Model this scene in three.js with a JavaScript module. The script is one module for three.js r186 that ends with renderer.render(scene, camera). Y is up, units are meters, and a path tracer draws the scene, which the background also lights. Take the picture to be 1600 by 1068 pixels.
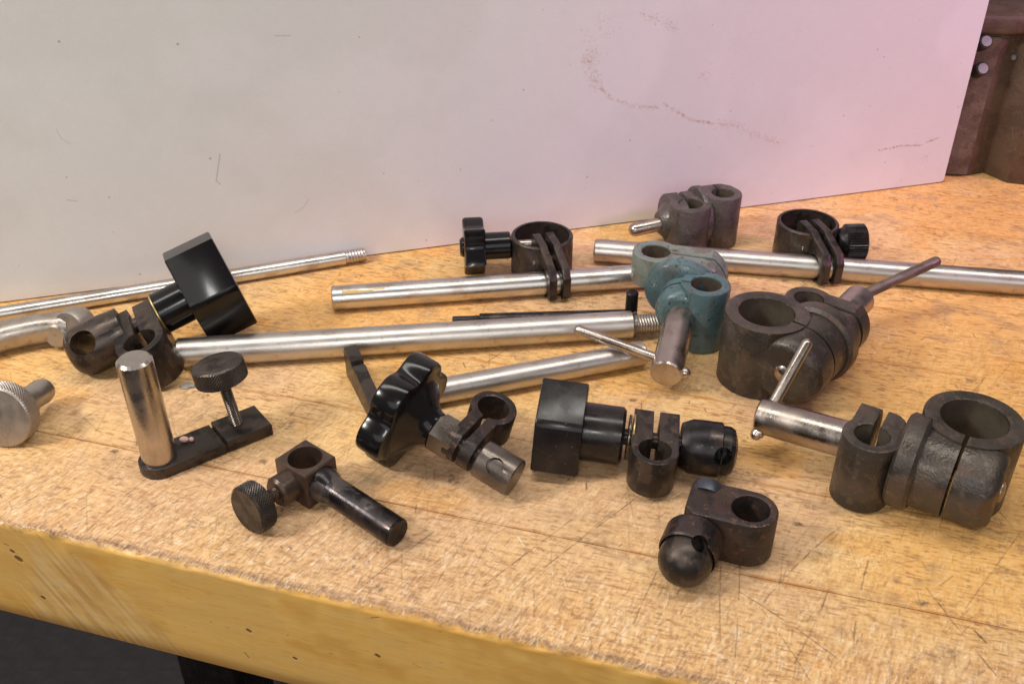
import * as THREE from 'three';
import { mergeGeometries, toCreasedNormals } from 'three/addons/utils/BufferGeometryUtils.js';
import { RectAreaLightUniformsLib } from 'three/addons/lights/RectAreaLightUniformsLib.js';
import { Brush, Evaluator, SUBTRACTION, INTERSECTION, ADDITION } from 'three-bvh-csg';

// ------------------------------------------------------------------ camera, light, exposure
const scene = new THREE.Scene();
const camera = new THREE.PerspectiveCamera(37.59, 1024 / 683, 0.02, 20);
camera.position.set(0, 0.225, 0);
camera.rotation.set(THREE.MathUtils.degToRad(-33), 0, 0);
camera.focus = 0.36; camera.userData.fStop = 44;
const renderer = new THREE.WebGLRenderer({ antialias: true });
renderer.toneMapping = THREE.LinearToneMapping;
renderer.toneMappingExposure = 1;
renderer.shadowMap.enabled = true;
RectAreaLightUniformsLib.init();
scene.background = new THREE.Color(0.12, 0.117, 0.122);          // dim workshop all round
function areaLight(name, color, I, w, h, p, t) {
  const l = new THREE.RectAreaLight(color, I, w, h); l.name = name;
  l.position.set(...p); l.lookAt(...t); scene.add(l); return l;
}
areaLight('ceiling_lamp', new THREE.Color(1, 0.95, 0.88), 10.5, 1.3, 0.14, [0.0, 0.9, -0.3], [0, 0, -0.34]);
areaLight('side_lamp', new THREE.Color(1, 0.94, 0.86), 88, 0.14, 0.14, [-0.7, 0.6, -0.08], [0, 0, -0.33]);
areaLight('front_lamp', new THREE.Color(1, 0.96, 0.92), 1.4, 1.7, 0.6, [0.05, 0.58, 0.85], [0.02, 0.0, -0.3]);
areaLight('camera_flash', new THREE.Color(1, 0.97, 0.93), 32, 0.07, 0.035, [-0.03, 0.27, 0.03], [0.0, 0.0, -0.32]);
const pink = new THREE.SpotLight(new THREE.Color(1, 0.34, 0.88), 1.1, 0, 0.29, 1, 2);
pink.name = 'pink_lamp'; pink.position.set(0.80, 0.52, -0.16); pink.target.position.set(0.20, 0.075, -0.50);
pink.castShadow = true; pink.shadow.radius = 3; scene.add(pink, pink.target);

// ------------------------------------------------------------------ helpers (all shapes in centimetres)
let seedState = 7;
function reseed(s) { seedState = s >>> 0; }
function rnd() { seedState = (seedState + 0x6d2b79f5) | 0; let t = Math.imul(seedState ^ (seedState >>> 15), 1 | seedState); t = (t + Math.imul(t ^ (t >>> 7), 61 | t)) ^ t; return ((t ^ (t >>> 14)) >>> 0) / 4294967296; }
const rr = (a, b) => a + (b - a) * rnd();
const V = (x, y, z) => new THREE.Vector3(x, y, z);
const PI = Math.PI;
const hash = (x, y, s) => { let h = Math.imul(x, 374761393) + Math.imul(y, 668265263) + Math.imul(s, 974634721); h = Math.imul(h ^ (h >>> 13), 1274126177); return ((h ^ (h >>> 16)) >>> 0) / 4294967296; };
function vnoise(x, y, s = 0, px = 0) {
  const ix = Math.floor(x), iy = Math.floor(y), fx = x - ix, fy = y - iy, u = fx * fx * (3 - 2 * fx), v = fy * fy * (3 - 2 * fy);
  const m = (k) => (px ? ((k % px) + px) % px : k);
  const x0 = m(ix), x1 = m(ix + 1), y0 = m(iy), y1 = m(iy + 1);
  const a = hash(x0, y0, s), b = hash(x1, y0, s), c = hash(x0, y1, s), d = hash(x1, y1, s);
  return a + (b - a) * u + (c - a) * v + (a - b - c + d) * u * v;
}
function fbm(x, y, s = 0, oct = 4, px = 0) { let t = 0, a = 0.5, n = 0; for (let i = 0; i < oct; i++) { t += a * vnoise(x, y, s + i, px); n += a; a *= 0.5; x *= 2; y *= 2; px *= 2; } return t / n; }
const clamp = (x, a = 0, b = 1) => Math.min(b, Math.max(a, x));
const sstep = (a, b, x) => { const t = clamp((x - a) / (b - a)); return t * t * (3 - 2 * t); };

function boxUV(g, tile) {                                     // uv from position, by the face's main direction; one tile = so many cm
  const p = g.attributes.position, uv = new Float32Array(p.count * 2), a = V(), b = V(), c = V(), n = V();
  for (let i = 0; i < p.count; i += 3) {
    a.fromBufferAttribute(p, i); b.fromBufferAttribute(p, i + 1); c.fromBufferAttribute(p, i + 2);
    n.copy(b).sub(a).cross(c.clone().sub(a));
    const ax = Math.abs(n.x), ay = Math.abs(n.y), az = Math.abs(n.z);
    [a, b, c].forEach((q, k) => {
      const [u, v] = ax >= ay && ax >= az ? [q.z, q.y] : ay >= az ? [q.x, q.z] : [q.x, q.y];
      uv[(i + k) * 2] = u / tile + 0.37; uv[(i + k) * 2 + 1] = v / tile + 0.11;
    });
  }
  g.setAttribute('uv', new THREE.BufferAttribute(uv, 2));
}
const TILE = 6;
const bases = new Map();
const used = {};
function numbered(n) { used[n] = (used[n] ?? -1) + 1; return used[n] ? n + '_' + String(used[n]).padStart(3, '0') : n; }
function thing(name, label, category, [x, y, z], group) {
  const o = new THREE.Group(); o.name = numbered(name); o.position.set(x / 100, y / 100, z / 100);
  o.userData = { label, category }; if (group) o.userData.group = group;
  bases.set(o, V(x, y, z)); scene.add(o); return o;
}
function structure(name, geoms, mat, label) {
  const m = part(name, geoms, mat, scene); m.userData.kind = 'structure'; if (label) m.userData.label = label; return m;
}
function clean(g) {                                           // position and normal only, no index
  let h = g.index ? g.toNonIndexed() : g.clone();
  for (const k of Object.keys(h.attributes)) if (k !== 'position' && k !== 'normal') h.deleteAttribute(k);
  h.morphAttributes = {}; h.clearGroups(); return h;
}
function part(name, geoms, mat, parent, o = {}) {
  geoms = [].concat(geoms);
  let g = geoms.length === 1 && o.uv ? geoms[0].clone() : mergeGeometries(geoms.map(clean));
  const base = bases.get(parent) ?? V();
  if (!o.uv) { g = toCreasedNormals(g, o.crease ?? 0.55); boxUV(g, o.tile ?? TILE); }
  g.translate(-base.x, -base.y, -base.z); g.scale(0.01, 0.01, 0.01);
  const m = new THREE.Mesh(g, mat); m.name = name; m.castShadow = m.receiveShadow = true;
  bases.set(m, base); parent.add(m);
  if (o.label) m.userData.label = o.label;
  return m;
}
// frames: origin, X direction, Y hint
function F(o, X, Yh) {
  const x = X.clone().normalize(), z = x.clone().cross(Yh).normalize(), y = z.clone().cross(x);
  return new THREE.Matrix4().makeBasis(x, y, z).setPosition(o);
}
const put = (g, m) => { g = g.clone(); g.applyMatrix4(m); return g; };
function along(g, p0, dir, hint) {                            // local +Y goes to dir, origin to p0
  const y = dir.clone().normalize(), h = hint ?? (Math.abs(y.y) > 0.9 ? V(1, 0, 0) : V(0, 1, 0)), x = y.clone().cross(h).normalize(), z = x.clone().cross(y);
  return put(g, new THREE.Matrix4().makeBasis(x, y, z).setPosition(p0));
}
function lathe(pts, seg = 48) { return new THREE.LatheGeometry(pts.map(([r, y]) => new THREE.Vector2(Math.max(r, 0), y)), seg); }
function rod(r, len, ch = 0.05, seg = 48, r2 = r) { return lathe([[0, 0], [r - ch, 0], [r, ch], [r2, len - ch], [r2 - ch, len], [0, len]], seg); }
function rodAt(p0, p1, r, ch = 0.05, r2 = r, seg = 48) { const d = p1.clone().sub(p0); return along(rod(r, d.length(), ch, seg, r2), p0, d); }
function capsule(p0, p1, r, seg = 24) {
  const d = p1.clone().sub(p0), L = d.length(), pts = [];
  for (let i = 0; i <= 8; i++) pts.push([r * Math.sin(i / 8 * PI / 2), r - r * Math.cos(i / 8 * PI / 2)]);
  for (let i = 0; i <= 8; i++) pts.push([r * Math.cos(i / 8 * PI / 2), L - r + r * Math.sin(i / 8 * PI / 2)]);
  return along(lathe(pts, seg), p0, d);
}
function thread(r, len, pitch = 0.11, depth = 0.06, seg = 32) {
  const n = Math.round(len / pitch), rows = n * 4, pos = [], idx = [];
  for (let j = 0; j <= rows; j++) for (let i = 0; i <= seg; i++) {
    const a = i / seg * 2 * PI, t = j / rows, ph = (t * n + i / seg) % 1, k = Math.abs(ph * 2 - 1);
    const taper = Math.min(1, Math.min(t, 1 - t) * n * 1.2), q = r - depth * (1 - k) - (1 - taper) * depth * 0.8;
    pos.push(q * Math.cos(a), t * len, q * Math.sin(a));
  }
  for (let j = 0; j < rows; j++) for (let i = 0; i < seg; i++) { const a = j * (seg + 1) + i, b = a + seg + 1; idx.push(a, b, a + 1, b, b + 1, a + 1); }
  const g = new THREE.BufferGeometry(); g.setAttribute('position', new THREE.Float32BufferAttribute(pos, 3)); g.setIndex(idx); g.computeVertexNormals();
  const cap = rod(r - depth * 0.9, len, 0.02, seg); 
  return mergeGeometries([clean(g), clean(cap)]);
}
function knurl(r, y0, y1, teeth, depth, straight = false, rows = 0, dome = 0) {
  if (!rows) rows = Math.round((y1 - y0 - 0.12) / (2 * PI * r / teeth) * 4);   // knurled drum with plain chamfered ends
  const seg = teeth * 4, pos = [], idx = [], H = y1 - y0, ring = (fn) => { for (let i = 0; i <= seg; i++) { const [q, y] = fn(i); const a = i / seg * 2 * PI; pos.push(q * Math.cos(a), y, q * Math.sin(a)); } };
  const tri = (x) => Math.abs((((x % 1) + 1) % 1) * 2 - 1);
  ring(() => [0, y0 - dome]); if (dome) ring(() => [r * 0.6, y0 - dome * 0.6]); ring(() => [r - 0.1, y0]); ring(() => [r - 0.06, y0 + 0.03]);
  for (let j = 0; j <= rows; j++) ring((i) => {
    const t = j / rows, y = y0 + 0.06 + (H - 0.12) * t, u = i / 4, w = (H - 0.12) * t / (2 * PI * r / teeth);
    return [r - depth * (straight ? 1 - tri(u) : 1 - 0.5 * (tri(u + w) + tri(u - w))), y];
  });
  ring(() => [r - 0.06, y1 - 0.03]); ring(() => [r - 0.1, y1]); ring(() => [0, y1 + dome]);
  const n = pos.length / 3 / (seg + 1);
  for (let j = 0; j < n - 1; j++) for (let i = 0; i < seg; i++) { const a = j * (seg + 1) + i, b = a + seg + 1; idx.push(a, b, a + 1, b, b + 1, a + 1); }
  const g = new THREE.BufferGeometry(); g.setAttribute('position', new THREE.Float32BufferAttribute(pos, 3)); g.setIndex(idx); g.computeVertexNormals(); return g;
}
function shaft(p0, p1, r, ch, r2) {                            // a rod with its texture wrapped round it, in centimetres
  const d = p1.clone().sub(p0), g = toCreasedNormals(rod(r, d.length(), ch, 64, r2), 0.5), p = g.attributes.position, u = g.attributes.uv;
  for (let i = 0; i < p.count; i++) u.setXY(i, u.getX(i) * 2 * PI * r / TILE, p.getY(i) / TILE);
  return along(g, p0, d);
}
function extr(shape, t, bev = 0.05, seg = 24) {               // centred on z = 0, total thickness t
  const g = new THREE.ExtrudeGeometry(shape, { depth: t - 2 * bev, bevelEnabled: bev > 0, bevelThickness: bev, bevelSize: bev, bevelOffset: -bev, bevelSegments: 2, curveSegments: seg });
  g.translate(0, 0, -t / 2 + bev); return g;
}
function poly(pts) { return new THREE.Shape(pts.map(([x, y]) => new THREE.Vector2(x, y))); }
// a slit clamp: hole at the origin (axis z), two arms along +x split by a slit
function pinchShape(R, r, L, w, slit, wn = w, rc = 0.01, rn = rc) {
  const p = [], g = slit / 2, a0 = Math.asin(Math.min(1, w / R)), a1 = Math.asin(Math.min(1, wn / R)), ah = Math.asin(g / r);
  const N = 40;
  p.push([L, g]); for (let i = 0; i <= 6; i++) { const t = i / 6 * PI / 2; p.push([L - rc + rc * Math.cos(t), w - rc + rc * Math.sin(t)]); }
  if (w < R) for (let i = 0; i <= N; i++) { const a = a0 + (2 * PI - a0 - a1) * i / N; p.push([R * Math.cos(a), R * Math.sin(a)]); }
  else { p.push([0, w]); for (let i = 1; i < N; i++) { const a = PI / 2 + PI * i / N; p.push([w * Math.cos(a), w * Math.sin(a)]); } p.push([0, -w]); }
  for (let i = 0; i <= 6; i++) { const t = -PI / 2 + i / 6 * PI / 2; p.push([L - rn + rn * Math.cos(t), -wn + rn + rn * Math.sin(t)]); } p.push([L, -g]);
  for (let i = 0; i <= N; i++) { const a = -ah - (2 * PI - 2 * ah) * i / N; p.push([r * Math.cos(a), r * Math.sin(a)]); }
  return poly(p);
}
const ev = new Evaluator(); ev.attributes = ['position', 'normal']; ev.useGroups = false;
const br = (g) => { const b = new Brush(clean(g)); b.updateMatrixWorld(); return b; };
function csg(a, b, op) { const r = ev.evaluate(br(a), br(b), op); return clean(r.geometry); }
const cut = (a, ...bs) => bs.reduce((x, b) => csg(x, b, SUBTRACTION), a);
const both = (a, b) => csg(a, b, INTERSECTION), join = (a, b) => csg(a, b, ADDITION);
function box(x, y, z) { return new THREE.BoxGeometry(x, y, z); }
function cbox(x, y, z, c = 0.06) {                            // chamfered box
  return extr(poly([[-x / 2, -y / 2 + c], [-x / 2 + c, -y / 2], [x / 2 - c, -y / 2], [x / 2, -y / 2 + c], [x / 2, y / 2 - c], [x / 2 - c, y / 2], [-x / 2 + c, y / 2], [-x / 2, y / 2 - c]]), z, c);
}
function starShape(R, n, depth, pow = 1.4, N = 160) {
  const p = []; for (let i = 0; i < N; i++) { const a = i / N * 2 * PI, k = Math.pow(Math.abs(Math.sin(n * a / 2)), pow); p.push([R * (1 - depth * k) * Math.cos(a), R * (1 - depth * k) * Math.sin(a)]); } return poly(p);
}

function scallopShape(R, n, depth, half, N = 240) {            // round knob with n narrow finger flutes
  const p = []; for (let i = 0; i < N; i++) { const a = i / N * 2 * PI, m = 2 * PI / n, d = Math.abs(((a % m) + m) % m - m / 2) / half, q = R * (1 - depth * Math.exp(-d * d)); p.push([q * Math.cos(a), q * Math.sin(a)]); } return poly(p);
}

// ------------------------------------------------------------------ materials
function canvasOf(w, h, fn) {                                 // fn(x, y) -> [r, g, b] 0..255
  const c = document.createElement('canvas'); c.width = w; c.height = h;
  const x = c.getContext('2d'), im = x.createImageData(w, h);
  for (let j = 0, k = 0; j < h; j++) for (let i = 0; i < w; i++, k += 4) { const q = fn(i, j); im.data[k] = q[0]; im.data[k + 1] = q[1]; im.data[k + 2] = q[2]; im.data[k + 3] = 255; }
  x.putImageData(im, 0, 0); return c;
}
function tex(c, srgb, wrap = THREE.RepeatWrapping) {
  const t = new THREE.CanvasTexture(c); if (srgb) t.colorSpace = THREE.SRGBColorSpace; t.wrapS = t.wrapT = wrap; t.magFilter = THREE.LinearFilter; return t;
}
const mix3 = (a, b, t) => [a[0] + (b[0] - a[0]) * t, a[1] + (b[1] - a[1]) * t, a[2] + (b[2] - a[2]) * t];
function mottled(seed, base, spots, o = {}) {                 // spots: [colour, scale, threshold, softness, strength]
  const S = 512;
  const c = canvasOf(S, S, (i, j) => {
    let q = base; const u = i / S, v = j / S;
    for (const [col, sc, th, soft, k, s2 = 0] of spots) { const n = fbm(u * sc, v * sc, seed + s2 + sc, 5, sc); q = mix3(q, col, k * sstep(th - soft, th + soft, n)); }
    const g = (hash(i, j, seed) - 0.5) * (o.grain ?? 8); return [q[0] + g, q[1] + g, q[2] + g];
  });
  const x = c.getContext('2d'); reseed(seed * 31 + 5);
  for (let k = 0; k < (o.scratches ?? 30); k++) {
    x.strokeStyle = `rgba(${o.sc ?? '210,205,200'},${rr(0.05, o.sa ?? 0.3)})`; x.lineWidth = rr(0.5, 1.3);
    const a = rr(0, 7), X = rr(0, S), Y = rr(0, S), l = rr(8, 60); x.beginPath(); x.moveTo(X, Y); x.lineTo(X + Math.cos(a) * l, Y + Math.sin(a) * l); x.stroke();
  }
  for (let k = 0; k < (o.specks ?? 60); k++) { x.fillStyle = `rgba(${o.pc ?? '190,175,160'},${rr(0.15, 0.6)})`; x.beginPath(); x.arc(rr(0, S), rr(0, S), rr(0.5, 1.8), 0, 7); x.fill(); }
  return tex(c, true);
}
function grey(seed, fn) { return tex(canvasOf(512, 512, (i, j) => { const v = clamp(fn(i / 512, j / 512, i, j)) * 255; return [v, v, v]; }), false); }
const roughBlotch = grey(3, (u, v, i, j) => 0.42 + 0.5 * (fbm(u * 12, v * 12, 40, 5, 12) - 0.5) + 0.12 * (hash(i, j, 4) - 0.5));
const rodRough = grey(6, (u, v, i, j) => 0.42 + 0.2 * (fbm(u * 8, v * 8, 45, 4, 8) - 0.5) + 0.06 * (hash(i, j, 4) - 0.5));
const castBump = grey(4, (u, v) => 0.75 * fbm(u * 100, v * 100, 51, 2, 100) + 0.25 * fbm(u * 20, v * 20, 52, 3, 20));
const fineBump = grey(5, (u, v, i, j) => 0.5 + 0.5 * (fbm(u * 90, v * 90, 61, 2, 90) - 0.5) + 0.25 * (fbm(u * 10, v * 10, 63, 3, 10) - 0.5));
const M = {};
const std = (o) => new THREE.MeshPhysicalMaterial(o);
M.rod = std({ color: 0xffffff, metalness: 1, roughness: 0.88, roughnessMap: rodRough, map: mottled(11, [196, 190, 184], [[[172, 164, 156], 8, 0.6, 0.16, 0.5], [[140, 126, 115], 24, 0.74, 0.06, 0.4]], { scratches: 120, sc: '120,110,105', sa: 0.22, specks: 60, pc: '100,85,75' }), bumpMap: fineBump, bumpScale: 0.00003 });
M.brightRod = std({ color: 0xffffff, metalness: 1, roughness: 0.72, roughnessMap: rodRough, map: mottled(12, [205, 200, 195], [[[165, 150, 140], 10, 0.62, 0.1, 0.5]], { scratches: 80, sc: '130,120,115', sa: 0.2, specks: 30, pc: '110,95,85' }), bumpMap: fineBump, bumpScale: 0.00002 });
M.pin = std({ color: 0xffffff, metalness: 1, roughness: 0.75, roughnessMap: roughBlotch, map: mottled(13, [178, 168, 160], [[[140, 128, 118], 8, 0.55, 0.16, 0.5], [[130, 104, 88], 18, 0.7, 0.06, 0.25]], { scratches: 80, sc: '200,195,190', sa: 0.25 }), bumpMap: fineBump, bumpScale: 0.00005 });
M.dark = std({ color: 0xffffff, metalness: 0.55, roughness: 0.9, roughnessMap: roughBlotch, map: mottled(14, [66, 59, 55], [[[80, 66, 57], 6, 0.56, 0.14, 0.5], [[34, 30, 30], 14, 0.6, 0.08, 0.7], [[112, 84, 64], 30, 0.72, 0.05, 0.5]], { scratches: 50, sa: 0.25 }), bumpMap: fineBump, bumpScale: 0.00006 });
M.blued = std({ color: 0xffffff, metalness: 0.6, roughness: 0.8, roughnessMap: roughBlotch, map: mottled(15, [44, 41, 42], [[[84, 70, 62], 9, 0.6, 0.07, 0.6], [[24, 22, 24], 18, 0.56, 0.06, 0.7]], { scratches: 40, sa: 0.3 }), bumpMap: fineBump, bumpScale: 0.00004 });
M.rusty = std({ color: 0xffffff, metalness: 0.4, roughness: 1, roughnessMap: roughBlotch, map: mottled(16, [54, 45, 42], [[[82, 60, 50], 7, 0.55, 0.14, 0.55], [[30, 27, 28], 12, 0.6, 0.08, 0.6], [[120, 80, 58], 34, 0.7, 0.05, 0.6]], { scratches: 30, sa: 0.2 }), bumpMap: castBump, bumpScale: 0.00012 });
M.cast = std({ color: 0xffffff, metalness: 0.35, roughness: 1, roughnessMap: roughBlotch, map: mottled(17, [74, 66, 59], [[[54, 48, 43], 8, 0.52, 0.12, 0.8], [[100, 86, 74], 26, 0.68, 0.06, 0.5], [[92, 70, 58], 10, 0.66, 0.08, 0.5, 3]], { scratches: 30, sa: 0.2, specks: 160, pc: '150,140,130' }), bumpMap: castBump, bumpScale: 0.00016 });
M.machined = std({ color: 0xffffff, metalness: 0.6, roughness: 0.95, roughnessMap: roughBlotch, map: mottled(18, [98, 88, 80], [[[72, 62, 56], 9, 0.55, 0.12, 0.8], [[125, 100, 80], 22, 0.7, 0.05, 0.4]], { scratches: 40, sa: 0.2 }), bumpMap: fineBump, bumpScale: 0.00006 });
M.oldcast = std({ color: 0xffffff, metalness: 0.3, roughness: 1, roughnessMap: roughBlotch, map: mottled(19, [88, 80, 78], [[[66, 62, 56], 7, 0.54, 0.1, 0.8], [[112, 100, 92], 20, 0.66, 0.08, 0.5]], { scratches: 20, sa: 0.2 }), bumpMap: castBump, bumpScale: 0.0002 });
M.blue = std({ color: 0xffffff, metalness: 0.05, roughness: 0.7, roughnessMap: roughBlotch, map: mottled(20, [72, 94, 98], [[[92, 116, 122], 5, 0.55, 0.14, 0.6], [[76, 78, 78], 12, 0.68, 0.05, 0.7], [[40, 36, 34], 44, 0.76, 0.03, 0.8]], { scratches: 20, sa: 0.3, specks: 160, pc: '40,36,34' }), bumpMap: castBump, bumpScale: 0.00012 });
M.paleblue = std({ color: 0xffffff, metalness: 0.05, roughness: 0.8, roughnessMap: roughBlotch, map: mottled(21, [112, 120, 114], [[[88, 110, 116], 5, 0.58, 0.1, 0.7], [[100, 88, 78], 10, 0.62, 0.06, 0.7], [[48, 44, 42], 30, 0.72, 0.04, 0.8]], { scratches: 20, sa: 0.3, specks: 100, pc: '50,44,40' }), bumpMap: castBump, bumpScale: 0.00012 });
M.bakelite = std({ color: 0xffffff, map: mottled(38, [17, 15, 16], [[[30, 27, 26], 7, 0.62, 0.12, 0.5]], { scratches: 16, sa: 0.14, specks: 26, pc: '120,112,100', grain: 3 }), roughness: 0.2, specularIntensity: 0.55, clearcoat: 0.2, clearcoatRoughness: 0.1 });
M.plastic = std({ color: 0xffffff, specularIntensity: 0.7, roughness: 0.62, roughnessMap: roughBlotch, map: mottled(22, [25, 20, 20], [[[50, 42, 40], 6, 0.6, 0.1, 0.6]], { scratches: 50, sa: 0.3, specks: 110, pc: '160,148,126' }) });
M.post = std({ color: 0xffffff, metalness: 1, roughness: 0.68, roughnessMap: roughBlotch, map: mottled(33, [188, 180, 172], [[[160, 148, 138], 8, 0.58, 0.16, 0.4]], { scratches: 60, sc: '130,120,112', sa: 0.2, specks: 30, pc: '120,104,94' }), bumpMap: fineBump, bumpScale: 0.00003 });
M.alu = std({ color: 0xffffff, metalness: 0.85, roughness: 0.95, roughnessMap: roughBlotch, map: mottled(23, [176, 168, 160], [[[146, 134, 124], 9, 0.55, 0.16, 0.5], [[120, 104, 94], 30, 0.72, 0.06, 0.3]], { scratches: 60, sc: '90,80,74', sa: 0.3 }), bumpMap: fineBump, bumpScale: 0.00004 });
M.nut = std({ color: 0xffffff, metalness: 0.8, roughness: 0.8, roughnessMap: roughBlotch, map: mottled(24, [112, 104, 98], [[[84, 74, 66], 8, 0.55, 0.14, 0.5]], { scratches: 30 }), bumpMap: fineBump, bumpScale: 0.00005 });
M.brownsteel = std({ color: 0xffffff, metalness: 0.5, roughness: 0.85, roughnessMap: roughBlotch, map: mottled(34, [84, 68, 59], [[[66, 52, 46], 7, 0.55, 0.14, 0.6], [[104, 84, 70], 16, 0.66, 0.08, 0.4]], { scratches: 40, sa: 0.2 }), bumpMap: fineBump, bumpScale: 0.00005 });
M.wornblue = std({ color: 0xffffff, metalness: 0.7, roughness: 0.72, roughnessMap: roughBlotch, map: mottled(35, [92, 86, 86], [[[34, 30, 32], 9, 0.5, 0.06, 0.9], [[74, 60, 54], 16, 0.6, 0.08, 0.5]], { scratches: 40, sa: 0.2 }), bumpMap: fineBump, bumpScale: 0.00004 });
M.darkbar = std({ color: 0xffffff, metalness: 0.5, roughness: 1, roughnessMap: roughBlotch, map: mottled(36, [112, 102, 92], [[[84, 72, 62], 10, 0.55, 0.12, 0.6]], { scratches: 40 }) });
M.bore = std({ color: 0xffffff, metalness: 0.6, roughness: 0.7, roughnessMap: roughBlotch, map: mottled(37, [122, 112, 98], [[[96, 86, 74], 8, 0.55, 0.14, 0.6]], { scratches: 60, sa: 0.15 }) });
M.blueend = std({ color: new THREE.Color(0.07, 0.075, 0.095), metalness: 0.7, roughness: 0.4 });
M.brass = std({ color: new THREE.Color(0.55, 0.42, 0.2), metalness: 1, roughness: 0.4 });

// ------------------------------------------------------------------ the workbench: planks with a worn top
const BA = V(0.9602, 0, 0.2790), BB = V(0.2790, 0, -0.9602), B0 = V(-16.51, 0, -24.0);   // along the front edge, away from it, a point on the edge
const toA = (x, z) => (x * BA.x + z * BA.z), A0 = toA(B0.x, B0.z), AL = -36;
const bench2 = (x, z) => [toA(x, z) - AL, (x - B0.x) * BB.x + (z - B0.z) * BB.z];   // 0..51.2 , 0..51.2 over what the photo shows
const PW = 4.38, TH = 4.55, ROUND = 0.32;
function woodTop(a, b) {
  const pl = Math.floor(b / PW), off = hash(pl, 3, 1) * 90, tone = hash(pl, 9, 2);
  const warp = fbm(a * 0.12 + off, b * 0.5, 70, 2) * 2.5, g1 = fbm(a * 0.28 + off, b * 3.2 + warp, 71, 4), g2 = vnoise(a * 1.6 + off, b * 26 + warp * 4, 72), pore = vnoise(a * 5 + off, b * 60, 73), big = fbm(a * 0.11, b * 0.14, 74, 3), mid = fbm(a * 0.9, b * 1.1, 75, 4);
  let q = mix3([212, 170, 110], [232, 196, 138], clamp(g1 * 1.2 - 0.1 + (tone - 0.5) * 0.3));
  q = mix3(q, [186, 132, 76], 0.4 * sstep(0.5, 0.8, g2) * sstep(0.35, 0.7, g1));
  q = mix3(q, [158, 114, 76], 0.4 * sstep(0.74, 0.95, pore));
  q = mix3(q, [204, 164, 130], 0.7 * sstep(0.48, 0.68, big));            // greyer, worn
  q = mix3(q, [222, 164, 88], 0.6 * sstep(0.52, 0.36, big)); q = mix3(q, [214, 150, 72], 0.4 * sstep(0.6, 0.74, fbm(a * 0.35, b * 0.6, 88, 3)));            // more varnish left
  q = mix3(q, [158, 128, 102], 0.42 * sstep(0.58, 0.78, mid));           // grime
  const front = sstep(6.5, 0.5, b + 2.2 * (mid - 0.5));                  // rough, fuzzy zone by the front edge
  const us = a * 0.322 + b * 0.946 + 0.25 * mid, vs = -a * 0.946 + b * 0.322, fz = fbm(us * 2.8, vs * 11, 76, 4), fz2 = fbm(us * 6 + vs, vs * 18, 78, 3);
  q = mix3(q, [202, 160, 114], front * 0.55);
  q = mix3(q, [232, 214, 192], front * 0.55 * sstep(0.58, 0.78, fz));
  q = mix3(q, [128, 92, 70], front * 0.36 * sstep(0.46, 0.26, fz2));
  const cl = (1 - 0.35 * sstep(6, 11, b)) * (0.3 + 0.7 * sstep(0.38, 0.66, fbm(a * 0.45, b * 0.5, 84, 3))), fuzz = fbm(us * 3.2, vs * 11, 79, 3), fuzz2 = fbm(a * 3.5 + off, b * 15, 83, 3), gr = vnoise(us * 14, vs * 22, 86);
  q = mix3(q, [156, 116, 78], 0.32 * cl * sstep(0.54, 0.76, fuzz)); q = mix3(q, [240, 212, 168], 0.3 * cl * sstep(0.45, 0.26, fuzz));
  q = mix3(q, [146, 104, 68], 0.6 * (1.25 - cl) * sstep(0.54, 0.78, fuzz2)); q = mix3(q, [240, 208, 160], 0.3 * sstep(0.42, 0.22, fuzz2));
  q = mix3(q, [128, 94, 68], 0.22 * cl * sstep(0.6, 0.95, gr)); q = mix3(q, [246, 226, 194], 0.18 * cl * sstep(0.35, 0.05, gr));
  const s = (b - pl * PW) / PW, sd = Math.min(s, 1 - s) * PW; q = mix3(q, [164, 106, 54], (0.1 + 0.55 * sstep(0.4, 0.65, fbm(a * 0.5, pl * 3.3, 87, 3))) * (1 - sstep(0.0, 0.12, sd + 0.1 * (mid - 0.5))));
  return q;
}
function woodH(a, b) {                                       // relief, 0..1
  const front = sstep(6.5, 0.5, b), us = a * 0.322 + b * 0.946, vs = -a * 0.946 + b * 0.322, fz = fbm(us * 2.8, vs * 11, 76, 4), fz2 = fbm(us * 6 + vs, vs * 18, 78, 3);
  return 0.5 + 0.22 * (fbm(a * 0.5, b * 12, 81, 3) - 0.5) + (0.12 + 0.5 * front) * (fz - 0.5) + (0.06 + 0.3 * front) * (fz2 - 0.5) + 0.12 * (fbm(a * 7, b * 7, 82, 2) - 0.5);
}
// scratches, nicks and stains shared by the top's textures, in bench centimetres
reseed(4242);
const strokes = [];                                           // [a0, b0, a1, b1, width, alpha, light?]
const at = (x, z) => bench2(x, z);
function stroke(x, z, ang, l, w, al, light) { const [a, b] = at(x, z), dx = Math.cos(ang), dz = -Math.sin(ang), da = dx * BA.x + dz * BA.z, db = dx * BB.x + dz * BB.z; strokes.push([a - da * l / 2, b - db * l / 2, a + da * l / 2, b + db * l / 2, w, al, light]); }
for (let i = 0; i < 7000; i++) {
  const b = Math.pow(rnd(), 1.3) * 27, a = rr(4, 50); if (fbm(a * 0.35, b * 0.4, 120, 3) < 0.3 + 0.4 * rnd()) continue; const x = B0.x + BA.x * (a + AL - A0) + BB.x * b, z = B0.z + BA.z * (a + AL - A0) + BB.z * b;
  const k = rnd(), ang = k < 0.5 ? rr(0.7, 1.25) : k < 0.68 ? rr(1.4, 1.75) : k < 0.82 ? rr(1.9, 2.6) : rr(-0.4, 0.5);
  stroke(x, z, ang, Math.pow(rnd(), 3) * 4 + 0.1, 0.006 + 0.024 * Math.pow(rnd(), 2), Math.pow(rnd(), 2.2) * 0.4 + 0.04, false);
}
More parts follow.
